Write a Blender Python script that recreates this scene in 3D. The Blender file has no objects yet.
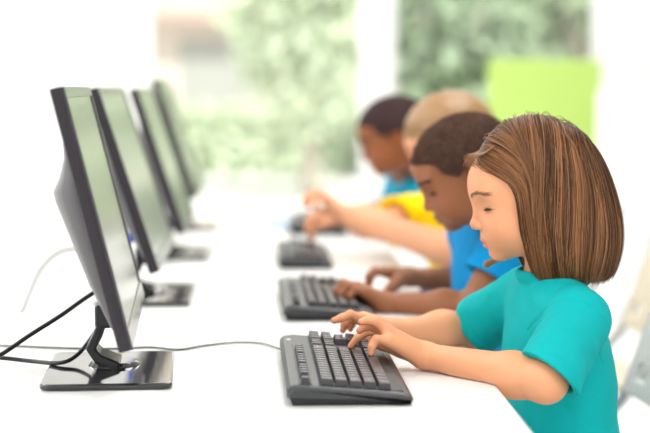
import bpy, bmesh, math, random
import numpy as np
from mathutils import Vector, Matrix
random.seed(7); rng = np.random.default_rng(11)
S = bpy.context.scene
COL = S.collection
PI = math.pi
EYE = 1.136          # camera height
TT = 0.72            # table top height
FPX = 1625.0
KD = 1.25           # scale from the depth units used below to metres
# ------------------------------------------------------------------ camera
psi = math.atan(63*math.cos(math.atan(128.5/FPX))/FPX); phi = math.atan(128.5/FPX)
cF = np.array([math.sin(psi)*math.cos(phi), math.cos(psi)*math.cos(phi), -math.sin(phi)])
cR = np.array([math.cos(psi), -math.sin(psi), 0.0])
cU = np.array([math.sin(psi)*math.sin(phi), math.cos(psi)*math.sin(phi), math.cos(phi)])
cam = bpy.data.cameras.new('camera'); camo = bpy.data.objects.new('camera', cam); COL.objects.link(camo)
M = Matrix(((cR[0], cU[0], -cF[0], 0), (cR[1], cU[1], -cF[1], 0), (cR[2], cU[2], -cF[2], EYE), (0, 0, 0, 1)))
camo.matrix_world = M
cam.sensor_width = 36; cam.lens = 36*FPX/650; cam.clip_end = 200
cam.dof.use_dof = True; cam.dof.focus_distance = 2.35; cam.dof.aperture_fstop = 2.5
S.camera = camo
def W(px, py, Y):
    """world point seen at photograph pixel (px,py) at distance Y along the table"""
    d = (px-325)/FPX*cR - (py-216.5)/FPX*cU + cF
    d = d*(Y*KD/d[1])
    return np.array([d[0], d[1], EYE+d[2]])
# ------------------------------------------------------------------ materials
MATS = {}
def mat(name, color, rough=.5, metal=0., spec=.5, bump=0., bscale=200., sss=0., coat=0., var=0., vscale=20., emit=0., sheen=0., sssr=(1,.4,.2)):
    if name in MATS: return MATS[name]
    m = bpy.data.materials.new(name); m.use_nodes = True; nt = m.node_tree; b = nt.nodes['Principled BSDF']
    b.inputs['Base Color'].default_value = (*color, 1); b.inputs['Roughness'].default_value = rough
    b.inputs['Metallic'].default_value = metal; b.inputs['Specular IOR Level'].default_value = spec
    b.inputs['Coat Weight'].default_value = coat; b.inputs['Coat Roughness'].default_value = .08
    if sss:
        b.inputs['Subsurface Weight'].default_value = sss; b.inputs['Subsurface Scale'].default_value = .006
        b.inputs['Subsurface Radius'].default_value = sssr
    if sheen: b.inputs['Sheen Weight'].default_value = sheen
    if emit:
        b.inputs['Emission Color'].default_value = (*color, 1); b.inputs['Emission Strength'].default_value = emit
    tc = nt.nodes.new('ShaderNodeTexCoord')
    if bump:
        n = nt.nodes.new('ShaderNodeTexNoise'); n.inputs['Scale'].default_value = bscale; n.inputs['Detail'].default_value = 3
        bp = nt.nodes.new('ShaderNodeBump'); bp.inputs['Strength'].default_value = bump; bp.inputs['Distance'].default_value = .002
        nt.links.new(tc.outputs['Object'], n.inputs['Vector']); nt.links.new(n.outputs['Fac'], bp.inputs['Height'])
        nt.links.new(bp.outputs['Normal'], b.inputs['Normal'])
    if var:
        n = nt.nodes.new('ShaderNodeTexNoise'); n.inputs['Scale'].default_value = vscale; n.inputs['Detail'].default_value = 4
        mx = nt.nodes.new('ShaderNodeMix'); mx.data_type = 'RGBA'
        mx.inputs[6].default_value = (*[c*(1-var) for c in color], 1); mx.inputs[7].default_value = (*[min(1, c*(1+var)) for c in color], 1)
        nt.links.new(tc.outputs['Object'], n.inputs['Vector']); nt.links.new(n.outputs['Fac'], mx.inputs[0]); nt.links.new(mx.outputs[2], b.inputs['Base Color'])
    MATS[name] = m; return m
def attrmat(name, rough, sss=0., spec=.5, bump=0., bscale=300., sheen=0., aniso=0.):
    m = mat(name, (.5, .5, .5), rough, spec=spec, sss=sss, bump=bump, bscale=bscale, sheen=sheen)
    nt = m.node_tree; a = nt.nodes.new('ShaderNodeAttribute'); a.attribute_name = 'tint'
    nt.links.new(a.outputs['Color'], nt.nodes['Principled BSDF'].inputs['Base Color'])
    return m
def s2l(r, g, b):
    f = lambda c: (c/255/12.92) if c/255 <= .04045 else ((c/255+.055)/1.055)**2.4
    return (f(r), f(g), f(b))
MW = mat('white_laminate', (.80, .795, .785), .32, bump=.02, bscale=60)
MWALL = mat('white_paint', (.80, .795, .775), .8, bump=.05, bscale=80)
MFLOOR = mat('pale_floor', (.82, .81, .79), .35, var=.02, vscale=2)
MPL = mat('charcoal_plastic', (.035, .032, .038), .38, bump=.05, bscale=900)
MBEZ = mat('purplish_black_plastic', (.020, .016, .021), .42, spec=.35)
MBACK = mat('grey_back_plastic', (.12, .115, .12), .42, bump=.04, bscale=700)
MGLOSS = mat('piano_black', (.012, .012, .014), .06, coat=.6)
MNECK = mat('black_neck_plastic', (.008, .008, .009), .25, spec=.4)
MSCR = mat('screen_glass', (.05, .06, .05), .16, spec=.6, coat=.5)
MKEYB = mat('keyboard_body', (.034, .036, .038), .38, bump=.04, bscale=800)
MKEYU = mat('keyboard_under', (.018, .018, .020), .5)
MKEY = mat('keycap', (.040, .037, .042), .33)
MLEG = mat('key_legend', (.75, .75, .77), .5)
MCAB = mat('black_cable', (.018, .018, .020), .42)
MCABG = mat('grey_cable', (.30, .30, .30), .5)
MBLUE = mat('blue_plug', (.02, .10, .65), .4)
MSTEEL = mat('grey_steel', (.42, .43, .44), .35, metal=.7)
MCHW = mat('chair_white', s2l(196, 202, 195), .5, bump=.04, bscale=300)
MCHC = mat('chair_cream', s2l(212, 202, 182), .5, bump=.04, bscale=300)
# ------------------------------------------------------------------ object helpers
def link(o, parent=None, mw=None):
    COL.objects.link(o)
    if parent is not None: o.parent = parent
    return o
def tag(o, label=None, cat=None, group=None, kind=None):
    if label: o['label'] = label
    if cat: o['category'] = cat
    if group: o['group'] = group
    if kind: o['kind'] = kind
    return o
def empty(name, loc, label=None, cat=None, group=None, rz=0, kind=None):
    o = bpy.data.objects.new(name, None); o.empty_display_size = .05; COL.objects.link(o); o.location = loc; o.rotation_euler = (0, 0, rz)
    return tag(o, label, cat, group, kind)
def obj(name, bm, m, parent=None, smooth=False, bevel=0., seg=2, ang=.6):
    me = bpy.data.meshes.new(name); bm.normal_update(); bm.to_mesh(me); bm.free()
    for x in (m if isinstance(m, (list, tuple)) else [m]): me.materials.append(x)
    if smooth: me.polygons.foreach_set('use_smooth', [True]*len(me.polygons))
    o = link(bpy.data.objects.new(name, me), parent)
    if bevel:
        b = o.modifiers.new('b', 'BEVEL'); b.width = bevel; b.segments = seg; b.limit_method = 'ANGLE'; b.angle_limit = ang
        if not smooth:
            me.polygons.foreach_set('use_smooth', [True]*len(me.polygons)); w = o.modifiers.new('w', 'WEIGHTED_NORMAL'); w.keep_sharp = True
    return o
def box(bm, x0, x1, y0, y1, z0, z1, mtx=None, mi=0):
    v = [bm.verts.new(Vector(p)) for p in ((x0,y0,z0),(x1,y0,z0),(x1,y1,z0),(x0,y1,z0),(x0,y0,z1),(x1,y0,z1),(x1,y1,z1),(x0,y1,z1))]
    if mtx is not None:
        for q in v: q.co = mtx @ q.co
    for f in ((0,3,2,1),(4,5,6,7),(0,1,5,4),(1,2,6,5),(2,3,7,6),(3,0,4,7)):
        bm.faces.new([v[i] for i in f]).material_index = mi
    return v
def boxobj(name, b, m, parent=None, bevel=0., mtx=None, seg=2):
    bm = bmesh.new(); box(bm, *b, mtx=mtx); return obj(name, bm, m, parent, bevel=bevel, seg=seg)
def loft(bm, rings, cap=True, mi=0):
    R_ = [[bm.verts.new(Vector(p)) for p in r] for r in rings]
    n = len(rings[0])
    for a, b in zip(R_[:-1], R_[1:]):
        for i in range(n):
            bm.faces.new((a[i], a[(i+1) % n], b[(i+1) % n], b[i])).material_index = mi
    if cap:
        bm.faces.new(R_[0][::-1]).material_index = mi; bm.faces.new(R_[-1]).material_index = mi
def catmull(pts, n=10):
    P = [np.array(p, float) for p in pts]; P = [2*P[0]-P[1]] + P + [2*P[-1]-P[-2]]
    out = []
    for i in range(1, len(P)-2):
        for t in np.linspace(0, 1, n, endpoint=False):
            a, b, c, d = P[i-1:i+3]
            out.append(.5*((2*b)+(-a+c)*t+(2*a-5*b+4*c-d)*t*t+(-a+3*b-3*c+d)*t**3))
    out.append(P[-2]); return np.array(out)
def tube(bm, pts, r, seg=8, n=10, curve=True, mi=0):
    C = catmull(pts, n) if curve else np.array(pts, float)
    rr = np.full(len(C), r) if np.isscalar(r) else np.interp(np.linspace(0, 1, len(C)), np.linspace(0, 1, len(r)), r)
    up = Vector((0, 0, 1)); rings = []
    prev = None
    for i, c in enumerate(C):
        t = Vector(C[min(i+1, len(C)-1)]-C[max(i-1, 0)]).normalized()
        a = (prev - t*prev.dot(t)) if prev is not None else t.cross(up if abs(t.z) < .9 else Vector((1, 0, 0)))
        a.normalize(); prev = a; b = t.cross(a)
        rings.append([Vector(c)+(a*math.cos(k*2*PI/seg)+b*math.sin(k*2*PI/seg))*rr[i] for k in range(seg)])
    loft(bm, rings, mi=mi)
def tubeobj(name, pts, r, m, parent=None, **k):
    bm = bmesh.new(); tube(bm, pts, r, **k); bmesh.ops.recalc_face_normals(bm, faces=bm.faces); return obj(name, bm, m, parent, smooth=True)
def npmesh(name, V, F, m, parent=None, tint=None, smooth=True):
    me = bpy.data.meshes.new(name); nv, nf, k = len(V), len(F), F.shape[1]
    me.vertices.add(nv); me.vertices.foreach_set('co', np.ascontiguousarray(V, np.float32).ravel())
    me.loops.add(nf*k); me.loops.foreach_set('vertex_index', np.ascontiguousarray(F, np.int32).ravel())
    me.polygons.add(nf); me.polygons.foreach_set('loop_start', np.arange(0, nf*k, k, dtype=np.int32)); 
    me.polygons.foreach_set('use_smooth', np.full(nf, smooth, bool))
    me.update(calc_edges=True)
    if tint is not None:
        a = me.color_attributes.new('tint', 'FLOAT_COLOR', 'POINT'); c = np.ones((nv, 4), np.float32); c[:, :3] = tint
        a.data.foreach_set('color', c.ravel())
    me.materials.append(m)
    return link(bpy.data.objects.new(name, me), parent)
# ------------------------------------------------------------------ implicit modelling (smooth blended volumes -> one skin)
def smin(a, b, k):
    h = np.maximum(k-np.abs(a-b), 0)/k
    return np.minimum(a, b)-h*h*k*.25
def smax(a, b, k): return -smin(-a, -b, k)
def sph(p, c, r): return np.linalg.norm(p-np.asarray(c, np.float32), axis=1)-r
def ell(p, c, r, R=None):
    q = p-np.asarray(c, np.float32)
    if R is not None: q = q @ R
    r = np.asarray(r, np.float32); k0 = np.linalg.norm(q/r, axis=1); k1 = np.linalg.norm(q/(r*r), axis=1)
    return k0*(k0-1)/np.maximum(k1, 1e-6)
def cone(p, a, b, ra, rb):
    a = np.asarray(a, np.float32); b = np.asarray(b, np.float32); ba = b-a; l2 = float(ba@ba)+1e-12
    t = np.clip(((p-a)@ba)/l2, 0, 1)
    return np.linalg.norm(p-a-t[:, None]*ba, axis=1)-(ra+(rb-ra)*t)
def chain(p, pts, rs, k=.003):
    d = cone(p, pts[0], pts[1], rs[0], rs[1])
    for i in range(1, len(pts)-1): d = smin(d, cone(p, pts[i], pts[i+1], rs[i], rs[i+1]), k)
    return d
class Groups:
    """smooth union of bounded groups"""
    def __init__(s): s.g = []
    def add(s, f, lo, hi, k): s.g.append((f, np.array(lo, np.float32), np.array(hi, np.float32), k))
    def __call__(s, p):
        out = None
        for f, lo, hi, k in s.g:
            q = np.maximum(np.maximum(lo-p, p-hi), 0); db = np.linalg.norm(q, axis=1); near = db < .03
            d = db+.02
            if near.any(): d[near] = f(p[near])
            out = d if out is None else smin(out, d, k)
        return out
def nets(f, lo, hi, h, B=8):
    lo = np.array(lo, np.float64); n = np.ceil((np.array(hi)-lo)/(h*B)).astype(int)
    I = np.stack(np.meshgrid(*[np.arange(k) for k in n], indexing='ij'), -1).reshape(-1, 3)
    c = lo+(I+.5)*h*B
    d = np.concatenate([f(c[i:i+200000].astype(np.float32)) for i in range(0, len(c), 200000)])
    I = I[np.abs(d) < h*B*.9+.006]
    N = n*B+3; key = lambda a: (a[..., 0].astype(np.int64)*N[1]+a[..., 1])*N[2]+a[..., 2]
    off = np.stack(np.meshgrid(*[np.arange(B+1)]*3, indexing='ij'), -1).reshape(-1, 3)
    keys = []; verts = []; edges = []
    step = 1500
    for s0 in range(0, len(I), step):
        b = I[s0:s0+step]; g = b[:, None, :]*B+off[None]
        P = (lo+g*h).reshape(-1, 3).astype(np.float32)
        D = f(P).reshape(-1, B+1, B+1, B+1)
        sg = D < 0
        corners = [(i, j, k) for i in (0, 1) for j in (0, 1) for k in (0, 1)]
        cnt = sum(sg[:, i:i+B, j:j+B, k:k+B].astype(np.int8) for i, j, k in corners)
        w = np.argwhere((cnt > 0) & (cnt < 8))
        if len(w) == 0: continue
        bi = w[:, 0]; x = w[:, 1:]
        acc = np.zeros((len(w), 3)); num = np.zeros(len(w))
        val = {cr: D[bi, x[:, 0]+cr[0], x[:, 1]+cr[1], x[:, 2]+cr[2]] for cr in corners}
        for a in range(3):
            for cr in corners:
                if cr[a] == 1: continue
                e = list(cr); e[a] = 1; e = tuple(e); v0, v1 = val[cr], val[e]
                m_ = (v0 < 0) != (v1 < 0); t = np.where(m_, v0/np.where(m_, v0-v1, 1), 0)
                q = np.tile(np.array(cr, float), (len(w), 1)); q[:, a] = t
                acc[m_] += q[m_]; num[m_] += 1
        cell = b[bi]*B+x
        keys.append(key(cell)); verts.append(lo+(cell+acc/num[:, None])*h)
        for a in range(3):
            e = [0, 0, 0]; e[a] = 1; v0, v1 = val[(0, 0, 0)], val[tuple(e)]
            m_ = (v0 < 0) != (v1 < 0)
            edges.append(np.column_stack([cell[m_], np.full(m_.sum(), a), (v0[m_] < 0)]))
    K = np.concatenate(keys); V = np.concatenate(verts); E = np.concatenate(edges)
    o = np.argsort(K); Ks = K[o]
    F = []
    for a in range(3):
        e = E[E[:, 3] == a]; u, v = [(1, 2), (2, 0), (0, 1)][a]
        cu = np.zeros(3, int); cu[u] = 1; cv = np.zeros(3, int); cv[v] = 1
        c0 = e[:, :3]; q = [c0, c0-cu, c0-cu-cv, c0-cv]; ids = []; ok = np.ones(len(e), bool)
        for cc in q:
            kk = key(cc); ix = np.clip(np.searchsorted(Ks, kk), 0, len(Ks)-1); ok &= Ks[ix] == kk; ids.append(o[ix])
        Q = np.stack(ids, 1)[ok]; fl = e[ok, 4] == 0; Q[fl] = Q[fl][:, ::-1]; F.append(Q)
    return V.astype(np.float32), np.concatenate(F)
def wob(p, f, seed):
    r = np.random.default_rng(seed); s = 0
    for i in range(5):
        d = r.normal(size=3); d /= np.linalg.norm(d); s = s+np.sin(p@(d*f*(1+.35*i)).astype(np.float32)+r.uniform(0, 6))
    return s/5
def frame(fwd, up):
    f = np.array(fwd, float); f /= np.linalg.norm(f); l = np.cross(up, f); l /= np.linalg.norm(l); return np.stack([f, l, np.cross(f, l)], 1)   # columns: forward, left, up
def strands(name, paths, rad, cols, m, parent):
    n, k, _ = paths.shape
    T = np.gradient(paths, axis=1); T /= np.maximum(np.linalg.norm(T, axis=2, keepdims=True), 1e-9)
    ref = np.array([.31, .92, .24]); A = np.cross(T, ref); A /= np.maximum(np.linalg.norm(A, axis=2, keepdims=True), 1e-9); Bn = np.cross(T, A)
    R_ = np.asarray(rad); R_ = np.broadcast_to(R_ if R_.ndim == 2 else R_[None, :], (n, k))[..., None]
    V = np.stack([paths+(A*math.cos(a)+Bn*math.sin(a))*R_ for a in (0, 2*PI/3, 4*PI/3)], 2).reshape(-1, 3)
    i = np.arange(n)[:, None, None]*k*3; j = np.arange(k-1)[None, :, None]*3; s = np.arange(3)[None, None, :]; s2 = (s+1) % 3
    F = np.stack([i+j+s, i+j+s2, i+j+3+s2, i+j+3+s], -1).reshape(-1, 4)
    tint = np.repeat(cols, k*3, axis=0) if cols.ndim == 2 else np.repeat(cols.reshape(-1, 3), 3, axis=0)
    return npmesh(name, V, F, m, parent, tint)
# ------------------------------------------------------------------ people
MSKIN = attrmat('skin', .50, sss=.22, spec=.35, bump=.03, bscale=500)
MHAIR = attrmat('hair_fibre', .36, spec=.55)
MHAIRC = attrmat('curly_hair_fibre', .7, spec=.25)
MEYE = mat('eye_white', (.75, .72, .70), .15, coat=.5); MIRIS = mat('iris_brown', (.035, .015, .008), .1, coat=.6)
MLASH = mat('lash_hair', (.02, .012, .008), .5)
def headf(p, nose=1., lip=1., ears=True):
    p = p.copy(); y = p[:, 1].copy(); p[:, 1] = np.abs(y); S_ = p
    d = ell(S_, (-.004, 0, .038), (.090, .071, .084))
    d = smin(d, ell(S_, (.030, 0, -.006), (.055, .055, .066)), .03)
    d = smin(d, ell(S_, (.020, .030, -.035), (.040, .022, .030)), .025)
    d = smin(d, sph(S_, (.0665, 0, -.0575), .0155), .022)
    d = smin(d, sph(S_, (.055, .030, -.022), .024), .022)
    d = smin(d, ell(S_, (.060, 0, .046), (.027, .040, .030)), .03)
    d = smin(d, ell(S_, (.0735, .021, .0335), (.009, .019, .006)), .014)
    d = smin(d, ell(S_, (.068, 0, -.034), (.0205, .024, .020)), .014)
    d = smax(d, -sph(S_, (.0915, .033, .0165), .0130), .014)
    w = nose
    d = smin(d, cone(S_, (.079, 0, .022), (.0935, 0, -.008), .0055*w, .0070), .009)
    d = smin(d, sph(S_, (.0945, 0, -.0105), .0078), .005)
    d = smin(d, ell(S_, (.0870, .0088*w, -.0140), (.0085, .0058*w, .0060)), .004)
    d = smax(d, -ell(S_, (.0905, .0050*w, -.0205), (.0040, .0026*w, .0030)), .002)
    d = smin(d, ell(S_, (.0845, 0, -.0350), (.0066*lip, .0175, .0043*lip)), .004)
    d = smin(d, ell(S_, (.0812, 0, -.0455), (.0068*lip, .0150, .0050*lip)), .004)
    d = smax(d, -ell(S_, (.0915, 0, -.0400), (.0065, .0200, .0009)), .0015)
    d = smax(d, -ell(S_, (.0880, 0, -.0535), (.0050, .018, .0032)), .006)
    # lids around the lowered eyes
    lid = sph(S_, (.0635, .0325, .0150), .0136)
    lid = smax(lid, -ell(S_, (.0765, .0365, .0092), (.012, .0130, .0058)), .0010)
    d = smin(d, lid, .003)
    if ears:
        Re = frame((1, .25, .0), (.18, .25, 1)).astype(np.float32)
        e = ell(S_, (-.012, .0740, .002), (.0165, .0060, .0275), Re)
        e = smax(e, -ell(S_, (-.0095, .0805, .004), (.0105, .0055, .0185), Re), .003)
        e = smin(e, ell(S_, (-.003, .072, -.004), (.006, .006, .008)), .004)
        d = smin(d, e, .005)
    return d
def make_hand(wrist, mcp, pip, dip, tip, across, thumb=None, sc=1., over={}):
    """across: vector from the index to the little finger; points given for the middle finger"""
    wrist, mcp, pip, dip, tip, across = [np.array(a, float) for a in (wrist, mcp, pip, dip, tip, across)]
    L = (.93, 1.0, .94, .78); fingers = []
    for i in range(4):
        if i in over: fingers.append([np.array(q, float) for q in over[i]]); continue
        o = across*(i-1.)*.0148*sc; m_ = mcp+o-(mcp-wrist)*(.0, .0, .05, .13)[i]
        a, b, c = (pip-mcp)*L[i], (dip-pip)*L[i], (tip-dip)*L[i]
        sp = across*(i-1.)*.002
        fingers.append([m_, m_+a+sp, m_+a+b+sp*2, m_+a+b+c+sp*2])
    rs = np.array((.0085, .0073, .0066, .0054))*sc
    rad = [rs*.97, rs, rs*.96, rs*.86]
    side = -across
    if thumb is None:
        down = np.cross(mcp-wrist, across); down /= np.linalg.norm(down); down = down if down[2] < 0 else -down
        fw = (mcp-wrist)/np.linalg.norm(mcp-wrist)
        b = wrist+fw*.014*sc+side*.013*sc+down*.006; thumb = [b, b+(fw*.65+side*.6+down*.35)*.026*sc, b+(fw*.65+side*.6+down*.35)*.026*sc+(fw*.95+side*.15+down*.2)*.024*sc,]
        thumb.append(thumb[-1]+(fw*.95+side*.0+down*.25)*.017*sc)
    thumb = [np.array(q, float) for q in thumb]
    def f(p):
        d = None
        for fg, r in zip(fingers, rad):
            c = cone(p, wrist+(fg[0]-mcp)*.35, fg[0], .0135*sc, .0098*sc)
            d = c if d is None else smin(d, c, .012)
        d = smin(d, cone(p, wrist-side*.002, thumb[1]*.6+thumb[0]*.4, .014*sc, .0115*sc), .012)
        g = None
        for fg, r in zip(fingers, rad):
            c = chain(p, fg, r); g = c if g is None else smin(g, c, .0012)
        g = np.minimum(g, chain(p, thumb, np.array((.0115, .0092, .0082, .0066))*sc))
        return smin(d, g, .006)
    pts = np.array([q for fg in fingers for q in fg]+thumb+[wrist])
    tips = [fg[3] for fg in fingers]+[thumb[3]]; kn = [fg[0] for fg in fingers]+[fg[1] for fg in fingers]
    return f, pts.min(0)-.022, pts.max(0)+.022, tips, kn
def person(name, label, P, shirtcol, shirtname, skin, h):
    """P: landmarks in world space"""
    sc = P['scale']; th = P['pitch']; yaw = P.get('yaw', 0.)
    f0 = np.array([-math.cos(th)*math.cos(yaw), -math.cos(th)*math.sin(yaw), -math.sin(th)])
    R = frame(f0, (0, P.get('roll', 0.), 1)).astype(np.float32)
    O = (P['nasion']-R@np.array([.088, 0, .012])*sc).astype(np.float32); P['O'] = O; P['R'] = R
    loc = lambda p: ((p-O)@R)/np.float32(sc)
    root = empty(name, (P['pelvis'][0], P['pelvis'][1], 0), label, 'person', None)
    off = np.array(root.location)
    G = Groups()
    G.add(lambda p: headf(loc(p), P.get('nose', 1.), P.get('lip', 1.), True)*sc, O-.135*sc, O+.135*sc, .012)
    shL, shR, pel, nb = [np.array(P[k]) for k in ('shL', 'shR', 'pelvis', 'neck')]
    mid = (shL+shR)/2; lat = (shR-shL)/np.linalg.norm(shR-shL); up = mid-pel; tl = np.linalg.norm(up); up /= tl
    lat = lat-up*(lat@up); lat /= np.linalg.norm(lat); fw = np.cross(lat, up)*-1
    if fw[0] > 0: fw = -fw
    T = np.stack([fw, np.cross(up, fw), up], 1).astype(np.float32)
    hw = np.linalg.norm(shR-shL)/2
    chest = pel+up*tl*.72; belly = pel+up*tl*.36
    nh = O+R@np.array([-.022, 0, -.035])*sc
    def torso(p, g=0.):
        d = ell(p, chest, (.072*sc+g, hw*.93+g, tl*.36+g), T)
        d = smin(d, ell(p, belly+fw*.004, (.070*sc+g, hw*.84+g, tl*.40+g), T), .05)
        d = smin(d, ell(p, pel, (.078*sc+g, hw*.95+g, .085*sc+g), T), .05)
        d = smin(d, chain(p, [shL-up*.004, mid+up*.022+fw*-.004, shR-up*.004], [.036*sc+g, .038*sc+g, .036*sc+g], .01), .045)
        return d
    def tneck(p): return smin(torso(p), cone(p, nh, nb, .040*sc, .043*sc), .02)
    pts = np.array([shL, shR, pel, nb, nh]); G.add(tneck, pts.min(0)-.13, pts.max(0)+.11, .012)
    hands = []; ar = P.get('arm', 1.)
    for s in 'LR':
        sh, el, wr = [np.array(P[k+s]) for k in ('sh', 'el', 'wr')]
        fdir = (wr-el)/np.linalg.norm(wr-el)
        mus = el+fdir*.055
        def arm(p, sh=sh, el=el, wr=wr, mus=mus):
            d = cone(p, sh, el, .033*sc*ar, .0285*sc*ar)
            d = smin(d, chain(p, [el, mus, wr], [.0285*sc*ar, .0300*sc*ar, .0175*sc*ar], .02), .012)
            return d
        pts = np.array([sh, el, wr]); G.add(arm, pts.min(0)-.05, pts.max(0)+.05, .02)
        hf, lo, hi, tips, kn = make_hand(*P['hand'+s]); G.add(hf, lo, hi, .012); hands.append((tips, kn))
    legs = []
    for s, sg in (('L', -1), ('R', 1)):
        hip = pel+lat*sg*hw*.45; knee = np.array([pel[0]-.29*sc, pel[1]+sg*.085, .50]); ank = np.array([pel[0]-.27*sc, pel[1]+sg*.09, .09])
        legs.append((hip, knee, ank))
        G.add(lambda p, a=hip, b=knee, c=ank: chain(p, [a, b, c], [.064*sc, .044*sc, .030*sc], .03), np.minimum(np.minimum(hip, knee), ank)-.08, np.maximum(np.maximum(hip, knee), ank)+.08, .02)
    lo = np.min([g[1] for g in G.g], 0)-.01; hi = np.max([g[2] for g in G.g], 0)+.01
    def flesh(p):     # forearms rest on the table instead of sinking into it
        d = G(p); on = (p[:, 0] < .3275) & (p[:, 2] < TT+.01) & (p[:, 2] > .665)
        return np.where(on, np.maximum(d, TT+.0008-p[:, 2]), d)
    V, F = nets(flesh, lo, hi, h)
    # natural skin colouring: lips, cheeks, ears, nails, knuckles; plus painted mouth-crease shade
    q = loc(V); skin = np.array(skin, np.float32); col = np.tile(skin, (len(V), 1)); qa = q.copy(); qa[:, 1] = np.abs(qa[:, 1])
    def blend(w, c):
        nonlocal col
        col = col*(1-w[:, None])+np.array(c, np.float32)*w[:, None]
    sm = lambda d, a, b: np.clip((b-d)/(b-a), 0, 1)
    dk = P.get('dark', False)
    blend(.22*sm(np.linalg.norm((qa-np.array([.065, .038, -.018]))/np.array([1, 1, 1.]), axis=1), .0, .034), skin*np.array([1.02, .72, .68]))
    blend(.25*sm(np.linalg.norm(q-np.array([.096, 0, -.012]), axis=1), .0, .016), skin*np.array([1.0, .78, .74]))
    lipc = skin*np.array([.95, .55, .58]) if not dk else skin*np.array([1.0, .62, .72])
    blend(.85*sm(ell(qa, (.086, 0, -.0352), (.009, .0180, .0046)), -.0005, .0012), lipc)
    blend(.85*sm(ell(qa, (.084, 0, -.0452), (.010, .0155, .0054)), -.0005, .0012), lipc)
    blend(.5*sm(np.abs(qa[:, 2]+.0402)+np.maximum(.078-qa[:, 0], 0)+np.maximum(qa[:, 1]-.0175, 0), .0003, .0016), lipc*.35)  # lip parting darkened, crease shade put into the colour
    blend(.3*sm(np.linalg.norm(qa-np.array([-.012, .078, .002]), axis=1), .01, .035), skin*np.array([1.02, .72, .68]))
    blend(.35*sm(ell(qa, (.077, .0345, .0130), (.009, .0125, .0022)), -.0002, .0016), skin*np.array([.5, .33, .28]))
    for tips, kn in hands:
        for t in tips: blend(.35*sm(np.linalg.norm(V-t.astype(np.float32), axis=1), .002, .012), skin*np.array([1.03, .72, .72]))
        for t in kn: blend(.18*sm(np.linalg.norm(V-t.astype(np.float32), axis=1), .004, .012), skin*np.array([1.0, .74, .70]))
    m = MSKIN
    body = npmesh('body', V-off, F, m, root, col)
    # eyes
    for s in (-1, 1):
        c = O+R@(np.array([.0635, s*.0325, .0150])*sc)
        bm = bmesh.new(); bmesh.ops.create_uvsphere(bm, u_segments=24, v_segments=16, radius=.0128*sc)
        gaze = np.array([.93, 0, -.37]); gaze = R@gaze
        for fc in bm.faces:
            ce = fc.calc_center_median().normalized(); fc.material_index = 1 if ce.dot(Vector(gaze)) > .86 else 0
        bmesh.ops.translate(bm, verts=bm.verts, vec=Vector(c-off))
        e = obj('eye', bm, [MEYE, MIRIS], root, smooth=True)
    # brows and lashes
    bc = np.array(P['brow'], np.float32); tow = lambda a: (a@R.T.astype(float))*sc+O-off
    for s in (-1, 1):
        bp = []; lp = []
        for i in range(90):
            t = rng.uniform(); y = .014+.034*t; z = .0345+.0040*math.sin(t*2.6)-.001*t+rng.normal()*.0012
            a = np.array([.09, s*y, z]); dirn = np.array([-.25, s*1., .25*(1-t)]); bp.append([a, a+dirn*.003, a+dirn*.006])
        for i in range(60):
            t = i/59; y = .0225+.0245*t; x = .0635+math.sqrt(max(.0136**2-(y-.0325)**2-.0015**2, 0)); a = np.array([x+.0002, s*y, .0140-.0016*abs(t-.5)])
            o = np.array([.0055, s*(t-.35)*.006, -.0030]); lp.append([a, a+o*.5+np.array([0, 0, -.0006]), a+o+np.array([0, 0, .0002])])
        bp = np.array(bp); fl = bp.reshape(-1, 3).astype(np.float32)
        for _ in range(6):   # lay the brow hairs on the brow
            e = 1e-3; d = headf(fl, P.get('nose', 1.), 1., False); gx = (headf(fl+np.array([e, 0, 0], np.float32), P.get('nose', 1.), 1., False)-d)/e
            fl[:, 0] -= (d-.0006)/np.maximum(gx, .4)
        bp = fl.reshape(bp.shape)
        strands('eyebrow', tow(bp), np.array([.0005, .0005, .0002])*sc, np.tile(bc, (len(bp), 1)), MHAIRC, root)
        strands('eyelashes', tow(np.array(lp)), np.array([.00048, .00036, .0001])*sc, np.tile(bc*.25, (len(lp), 1)), MHAIRC, root)
    # shirt
    hemL = []
    SG = Groups(); fold = P.get('fold', 1.); seed = P.get('seed', 3)
    def tshirt(p):
        d = torso(p, .0075)
        w = np.clip((chest[2]+.02-p[:, 2])/.12, 0, 1)
        d = d-fold*(.0066*wob(p*np.array([1, 1, .8], np.float32), 38, seed)*(.2+.8*w)+.0014*wob(p, 95, seed+1))
        d = smax(d, -(cone(p, nb+(nb-nh)*-.1, nh, .0500*sc, .050*sc)), .003)                     # neck opening
        nbs = nb+(nh-nb)*.10
        ax = (nh-nb)/np.linalg.norm(nh-nb); q = p-nbs.astype(np.float32); t = q@ax.astype(np.float32); rr = np.linalg.norm(q-t[:, None]*ax, axis=1)
        ring = np.sqrt((rr-.0515*sc)**2+((t-.004)*.55)**2)-.0048
        d = smin(d, ring, .004)
        d = smax(d, (pel[2]-.035)-p[:, 2], .004)
        return d
    pts = np.array([shL, shR, pel, nb, nh]); SG.add(tshirt, pts.min(0)-.13, pts.max(0)+.10, .012)
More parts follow.
